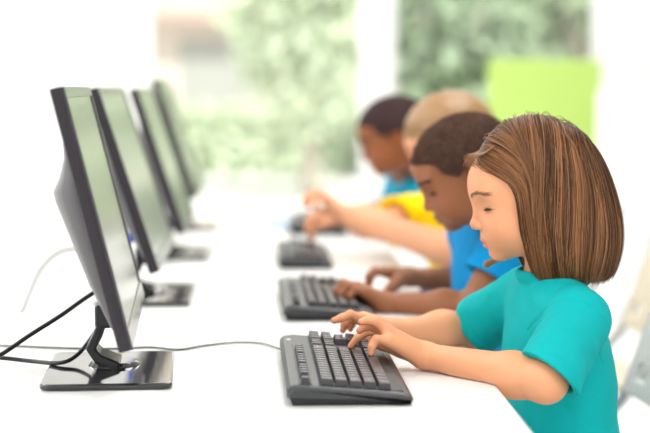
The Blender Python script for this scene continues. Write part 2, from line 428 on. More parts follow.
    for s in 'LR':
        sh, el = np.array(P['sh'+s]), np.array(P['el'+s]); fr = P.get('sleeve'+s, .72); hem = sh+(el-sh)*fr; ax = (el-sh)/np.linalg.norm(el-sh); ln = np.linalg.norm(hem-sh)
        r1 = P.get('sr', .052)*sc; tilt = np.array(P.get('hemn'+s, ax)); tilt = tilt/np.linalg.norm(tilt)
        def slv(p, sh=sh, hem=hem, ax=ax, ln=ln, r1=r1, tilt=tilt):
            d = cone(p, sh-ax*.005, hem+ax*.03, .0430*sc, r1)
            t = (p-hem.astype(np.float32))@tilt.astype(np.float32)
            d = d-fold*(.0042*wob(p, 46, seed+5)+.0012*wob(p, 130, seed+6))
            d = d+.0012*np.exp(-((t+.016)/.0016)**2)
            d = smax(d, t, .003)
            cav = cone(p, sh+ax*ln*.55, hem+ax*.05, .026*sc, r1-.0045)
            d = smax(d, -cav, .002)
            return d
        pts = np.array([sh, hem]); SG.add(slv, pts.min(0)-.085, pts.max(0)+.085, .016)
    def stitched(p):
        d = SG(p)
        for s in 'LR':
            sh, el = np.array(P['sh'+s]), np.array(P['el'+s]); ax = (el-sh)/np.linalg.norm(el-sh); q = p-(sh+ax*.004).astype(np.float32); t = q@ax.astype(np.float32)
            rr = np.linalg.norm(q-t[:, None]*ax.astype(np.float32), axis=1)
            d = d+np.where(rr < .085, .0016*np.exp(-(t/.0020)**2), 0)
        return d
    lo = np.min([g[1] for g in SG.g], 0)-.01; hi = np.max([g[2] for g in SG.g], 0)+.01
    V, F = nets(stitched, lo, hi, max(h, .0018))
    sm_ = mat(shirtname, shirtcol, .82, spec=.2, bump=.25, bscale=1400)
    npmesh('t_shirt', V-off, F, sm_, root)
    # trousers and shoes
    TG = Groups()
    def pants(p):
        d = ell(p, pel-up*.005, (.092*sc, hw+.012, .095*sc), T); d = smax(d, p[:, 2]-(pel[2]+.03), .004)
        for a, b, c in legs: d = smin(d, chain(p, [a, b, c], [.072*sc, .054*sc, .045*sc], .03), .02)
        d = d-.002*wob(p, 60, seed+9)
        return smax(d, .075-p[:, 2], .004)
    pts = np.array([q for l in legs for q in l]+[pel]); TG.add(pants, pts.min(0)-.13, pts.max(0)+.13, .01)
    V, F = nets(TG, pts.min(0)-.12, pts.max(0)+.12, .006)
    npmesh('trousers', V-off, F, mat('denim', s2l(60, 74, 104), .85, bump=.3, bscale=900), root)
    for a, b, c in legs:
        fn = lambda p: smax(smin(ell(p, c+np.array([-.035, 0, -.055]), (.085, .036, .034)), cone(p, c+np.array([0, 0, -.01]), c+np.array([.005, 0, -.045]), .036, .036), .02), .004-p[:, 2], .004)
        V, F = nets(fn, c-np.array([.14, .06, .095]), c+np.array([.08, .06, .06]), .005)
        npmesh('shoe', V-off, F, mat('canvas_shoe', (.75, .75, .73), .7), root)
    return root, off
# ---- short hair (boys)
def short_hair(P, root, off, base, hi_, n, length, curl, thick=.010, straight=None, rad=.0006, m=MHAIRC, line=None):
    sc, R, O = P['scale'], P['R'], P['O']
    def region(q):   # >0 where hair grows (head space)
        F_, Y_, U_ = q[:, 0], np.abs(q[:, 1]), q[:, 2]
        lim = np.interp(F_, [-.10, -.05, -.022, -.018, .012, .020, .045, .052, .085], [-.045, -.030, -.005, .030, .030, .022, .040, .062, .072]) if line is None else line(F_)
        return U_-lim
    def env(q, g): return smin(ell(q, (-.004, 0, .036), (.090+g, .071+g, .080+g)), ell(q, (-.01, 0, .01), (.075+g*.7, .060+g, .066+g)), .03)
    def cap(q):
        d = env(q, thick); d = d-.0016*wob(q, 330, 5)-.0010*wob(q, 600, 8)
        return smax(smax(d, -region(q), .006), -env(q, -.004), .002)
    V, F = nets(cap, (-.13, -.11, -.08), (.12, .11, .15), .0028 if sc < 1.5 else .003)
    col = np.tile(np.array(base, np.float32), (len(V), 1))
    VW = (V@R.T)*sc+O-off
    hair = npmesh('hair', VW, F, m, root, col)
    d = rng.normal(size=(n*4, 3)); d /= np.linalg.norm(d, axis=1, keepdims=True)
    q = (np.array([-.004, 0, .030])+d*np.array([.090, .071, .080])).astype(np.float32)
    for _ in range(3):
        q = q-(env(q, thick-.004))[:, None]*d
    q = q[region(q) > .002][:n].astype(np.float64)
    nn = (q-np.array([-.004, 0, .036]))/np.array([.090, .071, .080])**2; nn /= np.linalg.norm(nn, axis=1, keepdims=True)
    k = 6 if straight is not None else 5; path = [q]
    t1 = np.cross(nn, rng.normal(size=nn.shape)); t1 /= np.linalg.norm(t1, axis=1, keepdims=True); t2 = np.cross(nn, t1)
    ph = rng.uniform(0, 6.3, len(q)); cur = q
    for j in range(1, k):
        if straight is None:
            a = ph+j*1.5; st = (nn*.75+(t1*np.cos(a)[:, None]+t2*np.sin(a)[:, None])*curl)*length/(k-1)
        else:
            s_ = straight(q); s_ = s_-nn*np.sum(s_*nn, 1, keepdims=True); s_ /= np.maximum(np.linalg.norm(s_, axis=1, keepdims=True), .2)
            nn2 = (cur-np.array([-.004, 0, .036]))/np.array([.090, .071, .080])**2; nn2 /= np.linalg.norm(nn2, axis=1, keepdims=True)
            s_ = s_-nn2*np.sum(s_*nn2, 1, keepdims=True)
            st = (s_+nn2*.06+rng.normal(size=q.shape)*.05*curl)*length/(k-1)
        cur = cur+st; path.append(cur)
    pa = np.stack(path, 1); w = rng.uniform(0, 1, (len(q), 1))**2
    cc = np.array(base)*(1-w)+np.array(hi_)*w
    strands('hair_strands', (pa@R.T.astype(float))*sc+O-off, np.linspace(rad, rad*.4, k)*sc, cc.astype(np.float32), m, hair)
    return hair
# ================================================================== the children
SKIN_LIGHT = s2l(226, 161, 120); SKIN_BROWN = s2l(150, 94, 62); SKIN_DEEP = s2l(150, 90, 56); SKIN_FAIR = s2l(226, 164, 126)
# --- girl in teal
girl = dict(scale=1.0, pitch=math.radians(12), yaw=math.radians(0), nasion=W(476.5, 209, 1.95), pelvis=np.array([.475, 2.4375, .50]),
    shL=np.array([.455, 2.315, .800]), shR=np.array([.420, 2.560, .808]), neck=np.array([.440, 2.44, .840]),
    elL=W(546, 382, 1.775), wrL=W(424, 355, 1.895), elR=W(472, 330, 2.10), wrR=W(393, 331, 2.055),
    brow=(.30, .16, .09), sleeveL=.90, sleeveR=.90, hemnL=(-.66, -.25, -.70), sr=.050, seed=3)
Wg = lambda x, y, Y: W(x, y, Y)
a_ = np.array([.10, -1., -.02]); a_ /= np.linalg.norm(a_)
girl['handL'] = (girl['wrL'], Wg(385, 333, 1.893), Wg(372, 326, 1.893), Wg(365, 326, 1.89), Wg(359, 331.5, 1.888), a_, None, .98,
    {3: [Wg(388, 341, 1.868), Wg(376.5, 339, 1.864), Wg(371.8, 346.5, 1.862), Wg(371.2, 353.5, 1.861)],
     2: [Wg(387.5, 331, 1.879), Wg(375, 321.5, 1.874), Wg(367.5, 320.5, 1.872), Wg(361.5, 322, 1.871)],
     1: [Wg(384, 332, 1.893), Wg(372, 326, 1.888), Wg(365, 326.5, 1.886), Wg(359.5, 330.5, 1.885)],
     0: [Wg(382, 334, 1.908), Wg(369, 330.5, 1.912), Wg(358.5, 337, 1.914), Wg(351, 346, 1.916)]})
girl['handR'] = (girl['wrR'], Wg(362, 319, 2.03), Wg(353, 321, 2.03), Wg(350, 326, 2.03), Wg(350, 331, 2.03), -a_, 
    [Wg(384, 332, 2.035), Wg(372, 336, 2.01), Wg(364, 337, 2.00), Wg(357, 339, 1.995)], .98,
    {0: [Wg(361, 319, 2.010), Wg(350.5, 314.5, 2.000), Wg(341.5, 318, 1.997), Wg(334, 320.5, 1.995)],
     1: [Wg(362, 319, 2.026), Wg(351, 318, 2.022), Wg(345, 324, 2.020), Wg(343, 330, 2.02)]})
root, off = person('girl', 'girl with a brown bob in a teal t-shirt typing with both hands', girl, s2l(0, 170, 172), 'teal_jersey', SKIN_LIGHT, .0017)
R, O = girl['R'].astype(float), girl['O'].astype(float)
gl = (np.array([0, 0, -1.])@R)
def genv(q):
    d = ell(q, (-.006, 0, .042), (.099, .083, .104))
    s = ell(q, (-.035, 0, -.040), (.091, .091, .125))
    return smin(d, s, .045)
def ggrad(q):
    e = 1e-3; return np.stack([genv(q+np.eye(3)[i]*e)-genv(q-np.eye(3)[i]*e) for i in range(3)], 1)/(2*e)
def hairline(F_): return np.interp(F_, [-.10, -.03, .0, .03, .05, .07, .085], [-.02, .0, .02, .050, .067, .083, .092])
n0 = 30000
d = rng.normal(size=(n0, 3)); d /= np.linalg.norm(d, axis=1, keepdims=True)
q = np.array([-.006, 0, .036])+d*np.array([.088, .070, .080])
keep = q[:, 2] > hairline(q[:, 0]); q = q[keep]; w = .25+.75*(q[:, 2] > .06); q = q[rng.uniform(size=len(q)) < w][:13000]
clump = rng.normal(size=(70, 3)); clump /= np.linalg.norm(clump, axis=1, keepdims=True)
qn = (q-np.array([-.006, 0, .036])); qn /= np.linalg.norm(qn, axis=1, keepdims=True); ci = (((np.arctan2(q[:, 1]+.012, q[:, 0]+.015)/(2*PI)+.5)*70+rng.normal(size=len(q))*.35).astype(int))%70
lvl = -rng.uniform(0, 1, len(q))**1.3*.009-rng.uniform(0, 1, 70)[ci]*.006
side = np.sign(q[:, 1]+.012+rng.normal(size=len(q))*.002)
zend = (.848+rng.normal(size=len(q))*.0035+rng.normal(size=70)[ci]*.004); nst = 54
ljit = -rng.uniform(0, 1, len(q))**2*.012; bad = np.zeros(len(q), bool)
cur = q.copy(); path = [cur.copy()]; dead = np.zeros(len(q), bool)
wav = rng.normal(size=70)[ci]; stepl = .0072
for j in range(nst-1):
    g = ggrad(cur); nn = g/np.linalg.norm(g, axis=1, keepdims=True)
    F_, Y_, U_ = cur.T
    top = np.clip((U_-.055)/.05, 0, 1); front = np.clip((F_-.00)/.05, 0, 1)*np.clip((U_-.02)/.04, 0, 1)
    v = np.tile(gl, (len(q), 1))*1.0
    v[:, 1] += side*(1.1*top+.25*front); v[:, 0] -= 1.15*front+.22*np.clip((U_+.02)/.06, 0, 1)*(F_ > .02)
    v[:, 1] += .05*np.sin(j*.33+wav*5); v[:, 0] += .06*np.sin(j*.24+wav*7)+.10*wav*(j > 22)*.5
    v -= nn*np.sum(v*nn, 1, keepdims=True); v /= np.maximum(np.linalg.norm(v, axis=1, keepdims=True), .15)
    new = cur+v*stepl
    new -= nn*(genv(new)-lvl)[:, None]*.55
    wz = (new@R.T+O)[:, 2]; stop = wz < zend; dead |= stop
    new[dead] = cur[dead]+(new[dead]-cur[dead])*0
    lim = ljit+np.interp(new[:, 2], [-.10, 0, .045, .062, .086], [.066, .045, .042, .060, .100]); ex = np.clip(new[:, 0]-lim, 0, 1); new[:, 0] -= np.where(dead, 0, np.minimum(ex, .006))
    bad |= (new[:, 0] > np.interp(new[:, 2], [-.10, 0, .045], [.066, .045, .042])+.0015) & (new[:, 2] < .045)
    cur = new; path.append(cur.copy())
pa = np.stack(path, 1)[~bad]; q = q[~bad]
# trim: resample the live part of every strand
out = np.empty((len(q), 26, 3))
for i in range(len(q)):
    s_ = pa[i]; L_ = np.r_[0, np.cumsum(np.linalg.norm(np.diff(s_, axis=0), axis=1))]; t = np.linspace(0, L_[-1], 26)
    ok = np.r_[True, np.diff(L_) > 1e-7]
    for c in range(3): out[i, :, c] = np.interp(t, L_[ok], s_[ok, c])
ai = (((np.arctan2(q[:, 1]+.012, q[:, 0]+.015)/(2*PI)+.5)*190+rng.normal(size=len(q))*.8).astype(int))%190; ctone = np.clip(.34+.36*rng.normal(size=190), 0, 1)[ai]; tone = np.clip(ctone*.62+rng.uniform(0, 1, len(q))**2.2*.6-.06, 0, 1)[:, None]
dark, lite = np.array(s2l(62, 36, 23)), np.array(s2l(190, 130, 82))
cc = dark*(1-tone)+lite*tone
cap_off = lambda p: smax(smax(genv(p)+.010, -(p[:, 2]-np.interp(p[:, 0], [-.13, .015, .03, .05, .07, .09], [-.2, -.2, .03, .058, .078, .090]).astype(np.float32)), .006), -((p@R.T.astype(np.float32))[:, 2]+O[2]-.862).astype(np.float32), .004)
V, F = nets(lambda p: cap_off(p.astype(np.float32)), (-.15, -.12, -.18), (.12, .12, .16), .0035)
MGH = attrmat('straight_hair_fibre', .36, spec=.40)
hair = npmesh('hair', V@R.T+O-off, F, MGH, root, np.tile(dark.astype(np.float32)*1.1, (len(V), 1)))
rad = np.r_[np.linspace(.00045, .00055, 20), np.linspace(.00055, .0002, 6)]
strands('hair_strands', out@R.T+O-off, rad, cc.astype(np.float32), MGH, hair)
# loose lock swinging forward on the far cheek and flyaways at the front hairline
lk = []
for i in range(170):
    o = rng.normal(size=3)*np.array([.0035, .003, .003]); e = rng.normal(size=3)*.0018
    c = catmull([np.array([.035, -.070, .060])+o, np.array([.046, -.0745, .015])+o, np.array([.052, -.076, -.030])+o, np.array([.064, -.072, -.076])+o*.9, np.array([.084, -.066, -.083+rng.normal()*.002])+e], 5)
    lk.append(c)
for i in range(60):
    y = rng.uniform(-.03, .05); b = np.array([.078, y, .083]); f_ = np.array([.007+rng.normal()*.003, y*.15, rng.normal()*.004-.002])
    lk.append(catmull([b-[.03, 0, -.02], b+[-.012, 0, .012], b+[0, 0, .010]+f_*.35, b+[.002, 0, .006]+f_*.8, b+[.002, 0, .0]+f_*1.1+rng.normal(size=3)*.003], 5))
lk = np.array(lk); strands('hair_wisps', lk@R.T+O-off, np.linspace(.0006, .00025, lk.shape[1]), np.concatenate([np.tile(np.array(s2l(214, 168, 118), np.float32), (170, 1)), np.tile(np.array(s2l(150, 104, 68), np.float32), (len(lk)-170, 1))]), MGH, hair)
# --- boy in blue, next seat
b2 = dict(scale=.98, pitch=math.radians(25), yaw=math.radians(-3), nasion=W(426, 195, 2.38), pelvis=np.array([.50, 3.125, .50]), nose=1.18, lip=1.25, dark=True,
    shL=np.array([.445, 2.95, .845]), shR=np.array([.42, 3.2875, .85]), neck=np.array([.440, 3.1125, .885]),
    elL=W(473, 308, 2.34), wrL=W(384, 304, 2.40), elR=W(480, 283, 2.66), wrR=W(408, 277, 2.63), brow=(.02, .012, .008), sleeveL=.5, sleeveR=.6, sr=.055, seed=12)
ac = np.array([.12, -1, 0.]); ac /= np.linalg.norm(ac)
b2['handL'] = (b2['wrL'], W(360, 289, 2.42), W(345, 284.5, 2.42), W(338.5, 292, 2.42), W(340, 303, 2.42), ac, None, 1.22)
b2['handR'] = (b2['wrR'], W(385, 272, 2.62), W(374, 271, 2.62), W(368.5, 276, 2.62), W(367, 284, 2.62), -ac, [W(398, 281, 2.60), W(389, 290, 2.585), W(382, 296, 2.58), W(376, 298, 2.58)], 1.04)
root, off = person('boy', 'brown-skinned boy in a blue t-shirt leaning down close beside the girl', b2, s2l(0, 142, 205), 'blue_jersey', SKIN_BROWN, .0024)
short_hair(b2, root, off, s2l(78, 54, 44), s2l(150, 108, 84), 9000, .012, .9, thick=.010, rad=.00055)
# --- blonde boy in yellow
b3 = dict(arm=1.2, scale=1.08, pitch=math.radians(22), yaw=math.radians(0), nasion=W(414, 160, 3.02), pelvis=np.array([.60, 4, .50]),
    shL=W(470, 212, 3.02), shR=W(430, 210, 3.26), neck=W(450, 190, 3.14),
    elL=W(468, 256, 2.92), wrL=W(351, 216, 3.04), elR=W(385, 226, 3.16), wrR=W(338, 214, 3.22), brow=(.35, .22, .10), sleeveL=.5, sleeveR=.78, sr=.064, seed=22)
b3['handL'] = (b3['wrL'], W(330, 203, 3.07), W(317, 192, 3.07), W(308, 196, 3.07), W(304, 205, 3.07), ac, None, 1.15)
b3['handR'] = (b3['wrR'], W(320, 216, 3.24), W(309, 219, 3.24), W(307, 229, 3.24), W(311, 240, 3.24), -ac, None, 1.1)
root, off = person('boy', 'fair-haired boy in a yellow t-shirt with hands raised over a keyboard', b3, s2l(255, 218, 0), 'yellow_jersey', SKIN_FAIR, .003)
short_hair(b3, root, off, s2l(150, 112, 70), s2l(226, 190, 140), 7000, .030, .8, line=lambda F_: np.interp(F_, [-.10, -.05, -.022, -.018, .012, .020, .045, .052, .085], [-.045, -.030, -.005, .030, .030, .030, .055, .075, .088]), thick=.012, straight=lambda q: np.tile(np.array([.75, 0, -.35]), (len(q), 1))+np.sign(q[:, 1:2])*np.array([[0, .45, -.2]]), rad=.0009, m=MHAIR)
# --- boy in light blue at the far seat
b4 = dict(scale=1.05, pitch=math.radians(20), yaw=math.radians(-4), nasion=W(364.5, 149, 3.62), pelvis=np.array([.70, 4.775, .50]), nose=1.18, lip=1.25, dark=True,
    shL=np.array([.440, 4.6, .84]), shR=np.array([.42, 4.925, .845]), neck=np.array([.425, 4.75, .875]),
    elL=W(398, 219, 3.62), wrL=W(340, 217, 3.72), elR=W(396, 212, 4.0), wrR=W(335, 212, 4.0), brow=(.02, .012, .008), sleeveL=.5, sleeveR=.5, sr=.055, seed=32)
b4['handL'] = (b4['wrL'], W(327, 215, 3.76), W(318, 214, 3.76), W(314, 219, 3.76), W(313, 225, 3.76), ac, None, 1.05)
b4['handR'] = (b4['wrR'], W(322, 210, 4.0), W(314, 210, 4.0), W(311, 214, 4.0), W(310, 219, 4.0), -ac, None, 1.05)
root, off = person('boy', 'dark-haired boy in a light blue t-shirt farthest along the table', b4, s2l(30, 172, 208), 'light_blue_jersey', SKIN_DEEP, .003)
short_hair(b4, root, off, s2l(58, 40, 40), s2l(100, 74, 66), 5000, .008, .8, thick=.009, rad=.0008)
# ================================================================== table
t = empty('computer_table', (0, 0, 0), 'long white laminate table carrying the row of monitors and keyboards', 'table')
boxobj('table_top', (-.43, .328, .55, 5.78, TT-.028, TT), MW, t, bevel=.004)
for y in (.75, 2.1, 3.75, 5.55):
    b = bmesh.new()
    for x in (-.34, .10): box(b, x-.02, x+.02, y-.02, y+.02, 0, TT-.03)
    box(b, -.36, .20, y-.015, y+.015, .66, TT-.029)
    obj('leg_frame', b, mat('white_steel', (.8, .8, .8), .4), t, bevel=.003)
# ================================================================== keyboards
LEG = {}
def legend(txt, size):
    k = (txt, size)
    if k in LEG: return LEG[k]
    cu = bpy.data.curves.new('g', 'FONT'); cu.body = txt; cu.size = size; cu.align_x = 'CENTER'; cu.align_y = 'CENTER'; cu.resolution_u = 2
    o = bpy.data.objects.new('g', cu); COL.objects.link(o); dg = bpy.context.evaluated_depsgraph_get(); me = o.evaluated_get(dg).to_mesh()
    r = ([tuple(v.co) for v in me.vertices], [tuple(p.vertices) for p in me.polygons]); o.to_mesh_clear(); bpy.data.objects.remove(o); LEG[k] = r; return r
def keycap(name, w, d, txt, parent, loc, small=False):
    """w along the row (local y), d across it (local x)"""
    bm = bmesh.new(); h = .0085; i = .0028
    r = lambda a, b, z, s=0: [(-a/2+s, -b/2, z), (a/2+s, -b/2, z), (a/2+s, b/2, z), (-a/2+s, b/2, z)]
    loft(bm, [r(d, w, -.004), r(d, w, .001), r(d-i*.8, w-i*.8, h-.001, -.0004), r(d-i*1.3, w-i*1.3, h, -.0005)])
    if txt:
        vs, fs = legend(txt, (.0062 if len(txt) == 1 else .0036) if not small else .0034)
        vv = [bm.verts.new((y_*-1*-1*0+(-y_)+(-.0012 if not small else 0), x_, h+.00015)) for x_, y_, _ in vs]
        for f in fs:
            try: bm.faces.new([vv[k] for k in f]).material_index = 1
            except ValueError: pass
    o = obj(name, bm, [MKEY, MLEG], parent); o.location = loc; return o
kb = empty('keyboard', (0, 0, 0), 'charcoal keyboard under the hands of the girl in teal', 'keyboard', 'keyboards in front of the children')
KW, KL = .168, .452     # local: x across (0 = cable side), y along (0 = near end)
bm = bmesh.new()
def kring(y, ins, zt):  # cross-section of the wedge body
    x0, x1 = ins, KW-ins
    return [(x0, y, .012), (x0, y, .021+zt), (x0+.005, y, .0270+zt), (x0+.020, y, .0290+zt), (x1-.018, y, .0185+zt), (x1-.004, y, .0145+zt), (x1, y, .009+zt), (x1, y, .0075)]
loft(bm, [kring(0, .004, -.006), kring(.004, .001, -.002), kring(.012, 0, 0), kring(KL-.012, 0, 0), kring(KL-.004, .001, -.002), kring(KL, .004, -.006)])
bmesh.ops.recalc_face_normals(bm, faces=bm.faces); obj('housing', bm, MKEYB, kb, bevel=.0015)
bm = bmesh.new(); loft(bm, [[(.008, .008, .0004), (KW-.008, .008, .0004), (KW-.008, KL-.008, .0004), (.008, KL-.008, .0004)], [(.003, .004, .0125), (KW-.002, .004, .0085), (KW-.002, KL-.004, .0085), (.003, KL-.004, .0125)]])
bmesh.ops.recalc_face_normals(bm, faces=bm.faces); obj('underside_tray', bm, MKEYU, kb, bevel=.001)
zt_ = lambda x: .0290-(x-.020)*(.0105/(KW-.038))
boxobj('key_well', (.0165, .0335, .0105, .345, zt_(.025)-.006, zt_(.025)+.0001), MKEYU, kb)
bm = bmesh.new()
sl = math.atan(.0105/(KW-.038)); mt = Matrix.Translation((0, 0, 0))
for x0, x1, y0, y1 in ((.0435, .155, .0105, .302), (.0435, .155, .308, .360), (.0435, .155, .366, .440)):
    vs = box(bm, x0, x1, y0, y1, 0, 1)
    for v in vs: v.co.z = zt_(v.co.x)+(.00025 if v.co.z > .5 else -.006)
obj('key_well', bm, MKEYU, kb)
U_ = .0191
rows = [
 (.0535, [('`', 1)]+[(c, 1) for c in '1234567890-=']+[('Backspace', 2)]),
 (.0535+U_, [('Tab', 1.5)]+[(c, 1) for c in 'QWERTYUIOP[]']+[('\\', 1.5)]),
 (.0535+2*U_, [('Caps', 1.75)]+[(c, 1) for c in 'ASDFGHJKL;\'']+[('Enter', 2.25)]),
 (.0535+3*U_, [('Shift', 2.25)]+[(c, 1) for c in 'ZXCVBNM,./']+[('Shift', 2.75)]),
 (.0535+4*U_, [('Ctrl', 1.5), ('', 1.25), ('Alt', 1.25), ('', 6), ('Alt', 1.25), ('', 1.25), ('Ctrl', 1.25), ('', 1.25)])]
tilt = Vector((0, sl, 0))
nkeys = 0
def addkey(x, y, w, d, txt, small=False):
    global nkeys
    o = keycap('key', w*U_-.0016 if not small else w, d, txt, kb, (x, y, zt_(x)+.0002), small); o.rotation_euler = (0, sl, 0); nkeys += 1
for x, r in rows:
    y = .0115
    for txt, w in r:
        addkey(x, y+w*U_/2, w, .0170, txt); y += w*U_
fy = [.0175]+[.0115+U_*(2+i)+U_/2-.001 for i in range(4)]+[.0115+U_*(6.5+i)+U_/2-.001 for i in range(4)]+[.0115+U_*(11+i)+U_/2-.001 for i in range(4)]
for i, y in enumerate(fy): addkey(.025, y, .0150, .0118, 'Esc' if i == 0 else 'F%d' % i, True)
for i in range(3):
    for x in (.0535, .0535+U_): addkey(x, .3085+U_*(i+.5)*.9, .85, .0160, '')
addkey(.0535+3*U_, .3085+U_*1.35, .85, .0160, '')
for i in range(3): addkey(.0535+4*U_, .3085+U_*(i+.5)*.9, .85, .0160, '')
npd = ['', '/', '*', '-', '7', '8', '9', '+', '4', '5', '6']
rest = bmesh.new()
for r_ in range(5):
    for c_ in range(4):
        if c_ == 3 and r_ in (2, 4): continue
        i = r_*4+c_; y = .3680+U_*(c_+.5)*.94; x = .0535+r_*U_
        if nkeys < 99: addkey(x, y, .9, .0165, npd[i] if i < len(npd) else '')
        else:
            loft(rest, [[(x+sx*a, y+sy*b, zt_(x)+z) for sx, sy in ((-1,-1),(1,-1),(1,1),(-1,1))] for a, b, z in ((.0082, .0083, -.003), (.0080, .0081, .001), (.0068, .0069, .0082))])
o = obj('number_pad_keys', rest, MKEY, kb, bevel=.0006); o['kind'] = 'stuff'
bm = bmesh.new(); bmesh.ops.create_uvsphere(bm, u_segments=20, v_segments=8, radius=1); bmesh.ops.scale(bm, verts=bm.verts, vec=(.0045, .0075, .0006)); b_ = obj('badge', bm, mat('badge_silver', (.55, .56, .57), .3, metal=.6), kb, smooth=True); b_.location = (.0135, .395, .0281)
def copy_tree(o, parent=None):
    c = o.copy(); COL.objects.link(c); c.parent = parent
    for ch in list(o.children): copy_tree(ch, c)
    return c
kb.location = (.031, 2.098, TT); kb.scale = (.995, 1, 1)
kb.rotation_euler = (0, 0, math.radians(.6))
for (x, y, rz, lb) in ((.036, 2.880, .6, 'charcoal keyboard under the hands of the boy in blue'), (.036, 3.72, 0, 'charcoal keyboard below the fair-haired boy in yellow'), (.075, 4.60, 0, 'charcoal keyboard farthest along the table')):
    c = copy_tree(kb); c.location = (x, y, TT); c.rotation_euler = (0, 0, math.radians(rz)); c['label'] = lb
    if 3.5 < y < 4: c.scale = (.76, .92, 1)
# ================================================================== monitors
def flat_ring(cx, cy, hx, hy, r, z, n=6):
    P = []
    for k, (sx, sy) in enumerate(((1, 1), (-1, 1), (-1, -1), (1, -1))):
        for i in range(n+1):
            a = (k+i/n)*PI/2; P.append((cx+sx*(hx-r)+r*math.cos(a), cy+sy*(hy-r)+r*math.sin(a), z))
    return P
def monitor(name):
    r = empty(name, (0, 0, 0), 'x', 'monitor', 'black flat monitors along the table')
    # local: +x faces the child, y runs along the table, z up; origin on the table under the stand
    Wd, H, tl = .560, .355, math.radians(14)
    head = Matrix.Translation((-.033, 0, .074)) @ Matrix.Rotation(-tl, 4, 'Y')     # bottom front edge of the panel
    # frame: bottom edge at z=0 local of head, front face x=0
    def place(o): o.matrix_local = head; return o
    bm = bmesh.new()
    y0, y1 = -Wd/2, Wd/2; bt, bs, bb = .016, .017, .027
    loft(bm, [[(x, y0+i, z0_) for x, z0_ in ((-.017, 0+i), (0, 0+i), (0, H-i), (-.017, H-i))] for i in (0,)]+[[(x, y1, z0_) for x, z0_ in ((-.017, 0), (0, 0), (0, H), (-.017, H))]])
    bmesh.ops.recalc_face_normals(bm, faces=bm.faces)
    fr = place(obj('casing', bm, MBEZ, r, bevel=.003, seg=3))
    bm = bmesh.new()
    for a in ((y0+.001, y1-.001, 0.001, bb), (y0+.001, y1-.001, H-bt, H-.001), (y0+.001, y0+bs, bb, H-bt), (y1-bs, y1-.001, bb, H-bt)):
        box(bm, -.001, .0028, a[0], a[1], a[2], a[3])
    place(obj('bezel', bm, mat('bezel_gloss', (.035, .031, .038), .22, coat=.4), r, bevel=.001))
    bm = bmesh.new(); box(bm, -.0005, .0008, y0+bs-.001, y1-bs+.001, bb-.001, H-bt+.001); place(obj('screen', bm, MSCR, r))
    # rear cover
    prof = [(.006, .004, .226), (.03, .012, .241), (.09, .026, .250), (.16, .036, .252), (.208, .043, .250), (.222, .043, .246), (.238, .030, .238), (.262, .016, .232), (.30, .007, .226), (.335, .003, .222)]
    bm = bmesh.new(); rings = []
    for z, dp, hw in prof:
        ring = []
        for i in range(13):
            a = PI*i/12; c_ = math.cos(a); s_ = math.sin(a)
            yy = hw*(abs(c_)**.45)*(1 if c_ >= 0 else -1); xx = -.014-dp*(abs(s_)**.40)
            ring.append((xx, yy, z))
        rings.append(ring)
    loft(bm, rings); bmesh.ops.recalc_face_normals(bm, faces=bm.faces)
    place(obj('rear_cover', bm, MBACK, r, smooth=True)).modifiers.new('b', 'BEVEL').width = .001
    # buttons under the lower bezel
    for i in range(4): place(boxobj('control_button', (-.004, .0040, .110+i*.022, .122+i*.022, .0045, .0085), MKEYB, r, bevel=.0008))
    # hinge block, neck, base
    bm = bmesh.new(); loft(bm, [[(x, y, z) for x, y in ((-.095, -.026), (-.070, -.026), (-.070, .026), (-.095, .026))] for z in (.066, .100)])
    obj('hinge_block', bm, MNECK, r, bevel=.004)
    bm = bmesh.new()
    pr = [(-.080, .085, .013), (-.091, .056, .014), (-.101, .037, .015), (-.090, .022, .015), (-.060, .010, .015)]
    rings = []
    for k, (x, z, tk) in enumerate(pr):
        a = pr[max(k-1, 0)]; b = pr[min(k+1, len(pr)-1)]; dx, dz = b[0]-a[0], b[1]-a[1]; L_ = math.hypot(dx, dz); nx, nz = -dz/L_, dx/L_
        hw = .024+.004*k
        rings.append([(x+nx*tk*.5*s1, y, z+nz*tk*.5*s1) for s1, y in ((-1, -hw), (1, -hw), (1, hw), (-1, hw))])
    loft(bm, rings); bmesh.ops.recalc_face_normals(bm, faces=bm.faces); obj('neck', bm, MNECK, r, bevel=.003)
    bm = bmesh.new(); loft(bm, [flat_ring(-.073, -.022, .090, .140, .014, 0.0008), flat_ring(-.073, -.022, .0915, .1415, .015, .003), flat_ring(-.073, -.022, .0915, .1415, .015, .0075), flat_ring(-.073, -.022, .089, .139, .013, .0095)])
    base = obj('base', bm, MGLOSS, r, bevel=.0008)
    bm = bmesh.new(); bmesh.ops.create_cone(bm, segments=40, radius1=.040, radius2=.034, depth=.006, cap_ends=True); o = obj('pivot_disc', bm, MGLOSS, base, bevel=.001); o.location = (-.068, 0, .0125)
    return r
mon = monitor('monitor')
mon['label'] = 'black monitor on glossy square base facing the girl in teal'
mon.location = (-.151, 2.390, TT); mon.rotation_euler = (0, 0, math.radians(2.6))
for (x, y, rz, lb, tz) in ((-.158, 3.25, 0, 'black monitor facing the boy in blue, with a blue plug behind', (4., .006)), (-.150, 4.075, 0, 'black monitor facing the fair-haired boy in yellow', (4., .004)), (-.155, 4.9, 0, 'black monitor at the far end of the row', (4., .030))):
    c = copy_tree(mon)
    for ch in c.children:      # each screen is tilted back and raised a little differently
        if not ch.name.startswith(('base', 'neck', 'hinge')): ch.matrix_basis = Matrix.Translation((-.033, 0, .074+tz[1])) @ Matrix.Rotation(math.radians(-tz[0]), 4, 'Y') @ Matrix.Translation((.033, 0, -.074)) @ ch.matrix_basis
    c.location = (x, y, TT); c.rotation_euler = (0, 0, math.radians(rz)); c['label'] = lb
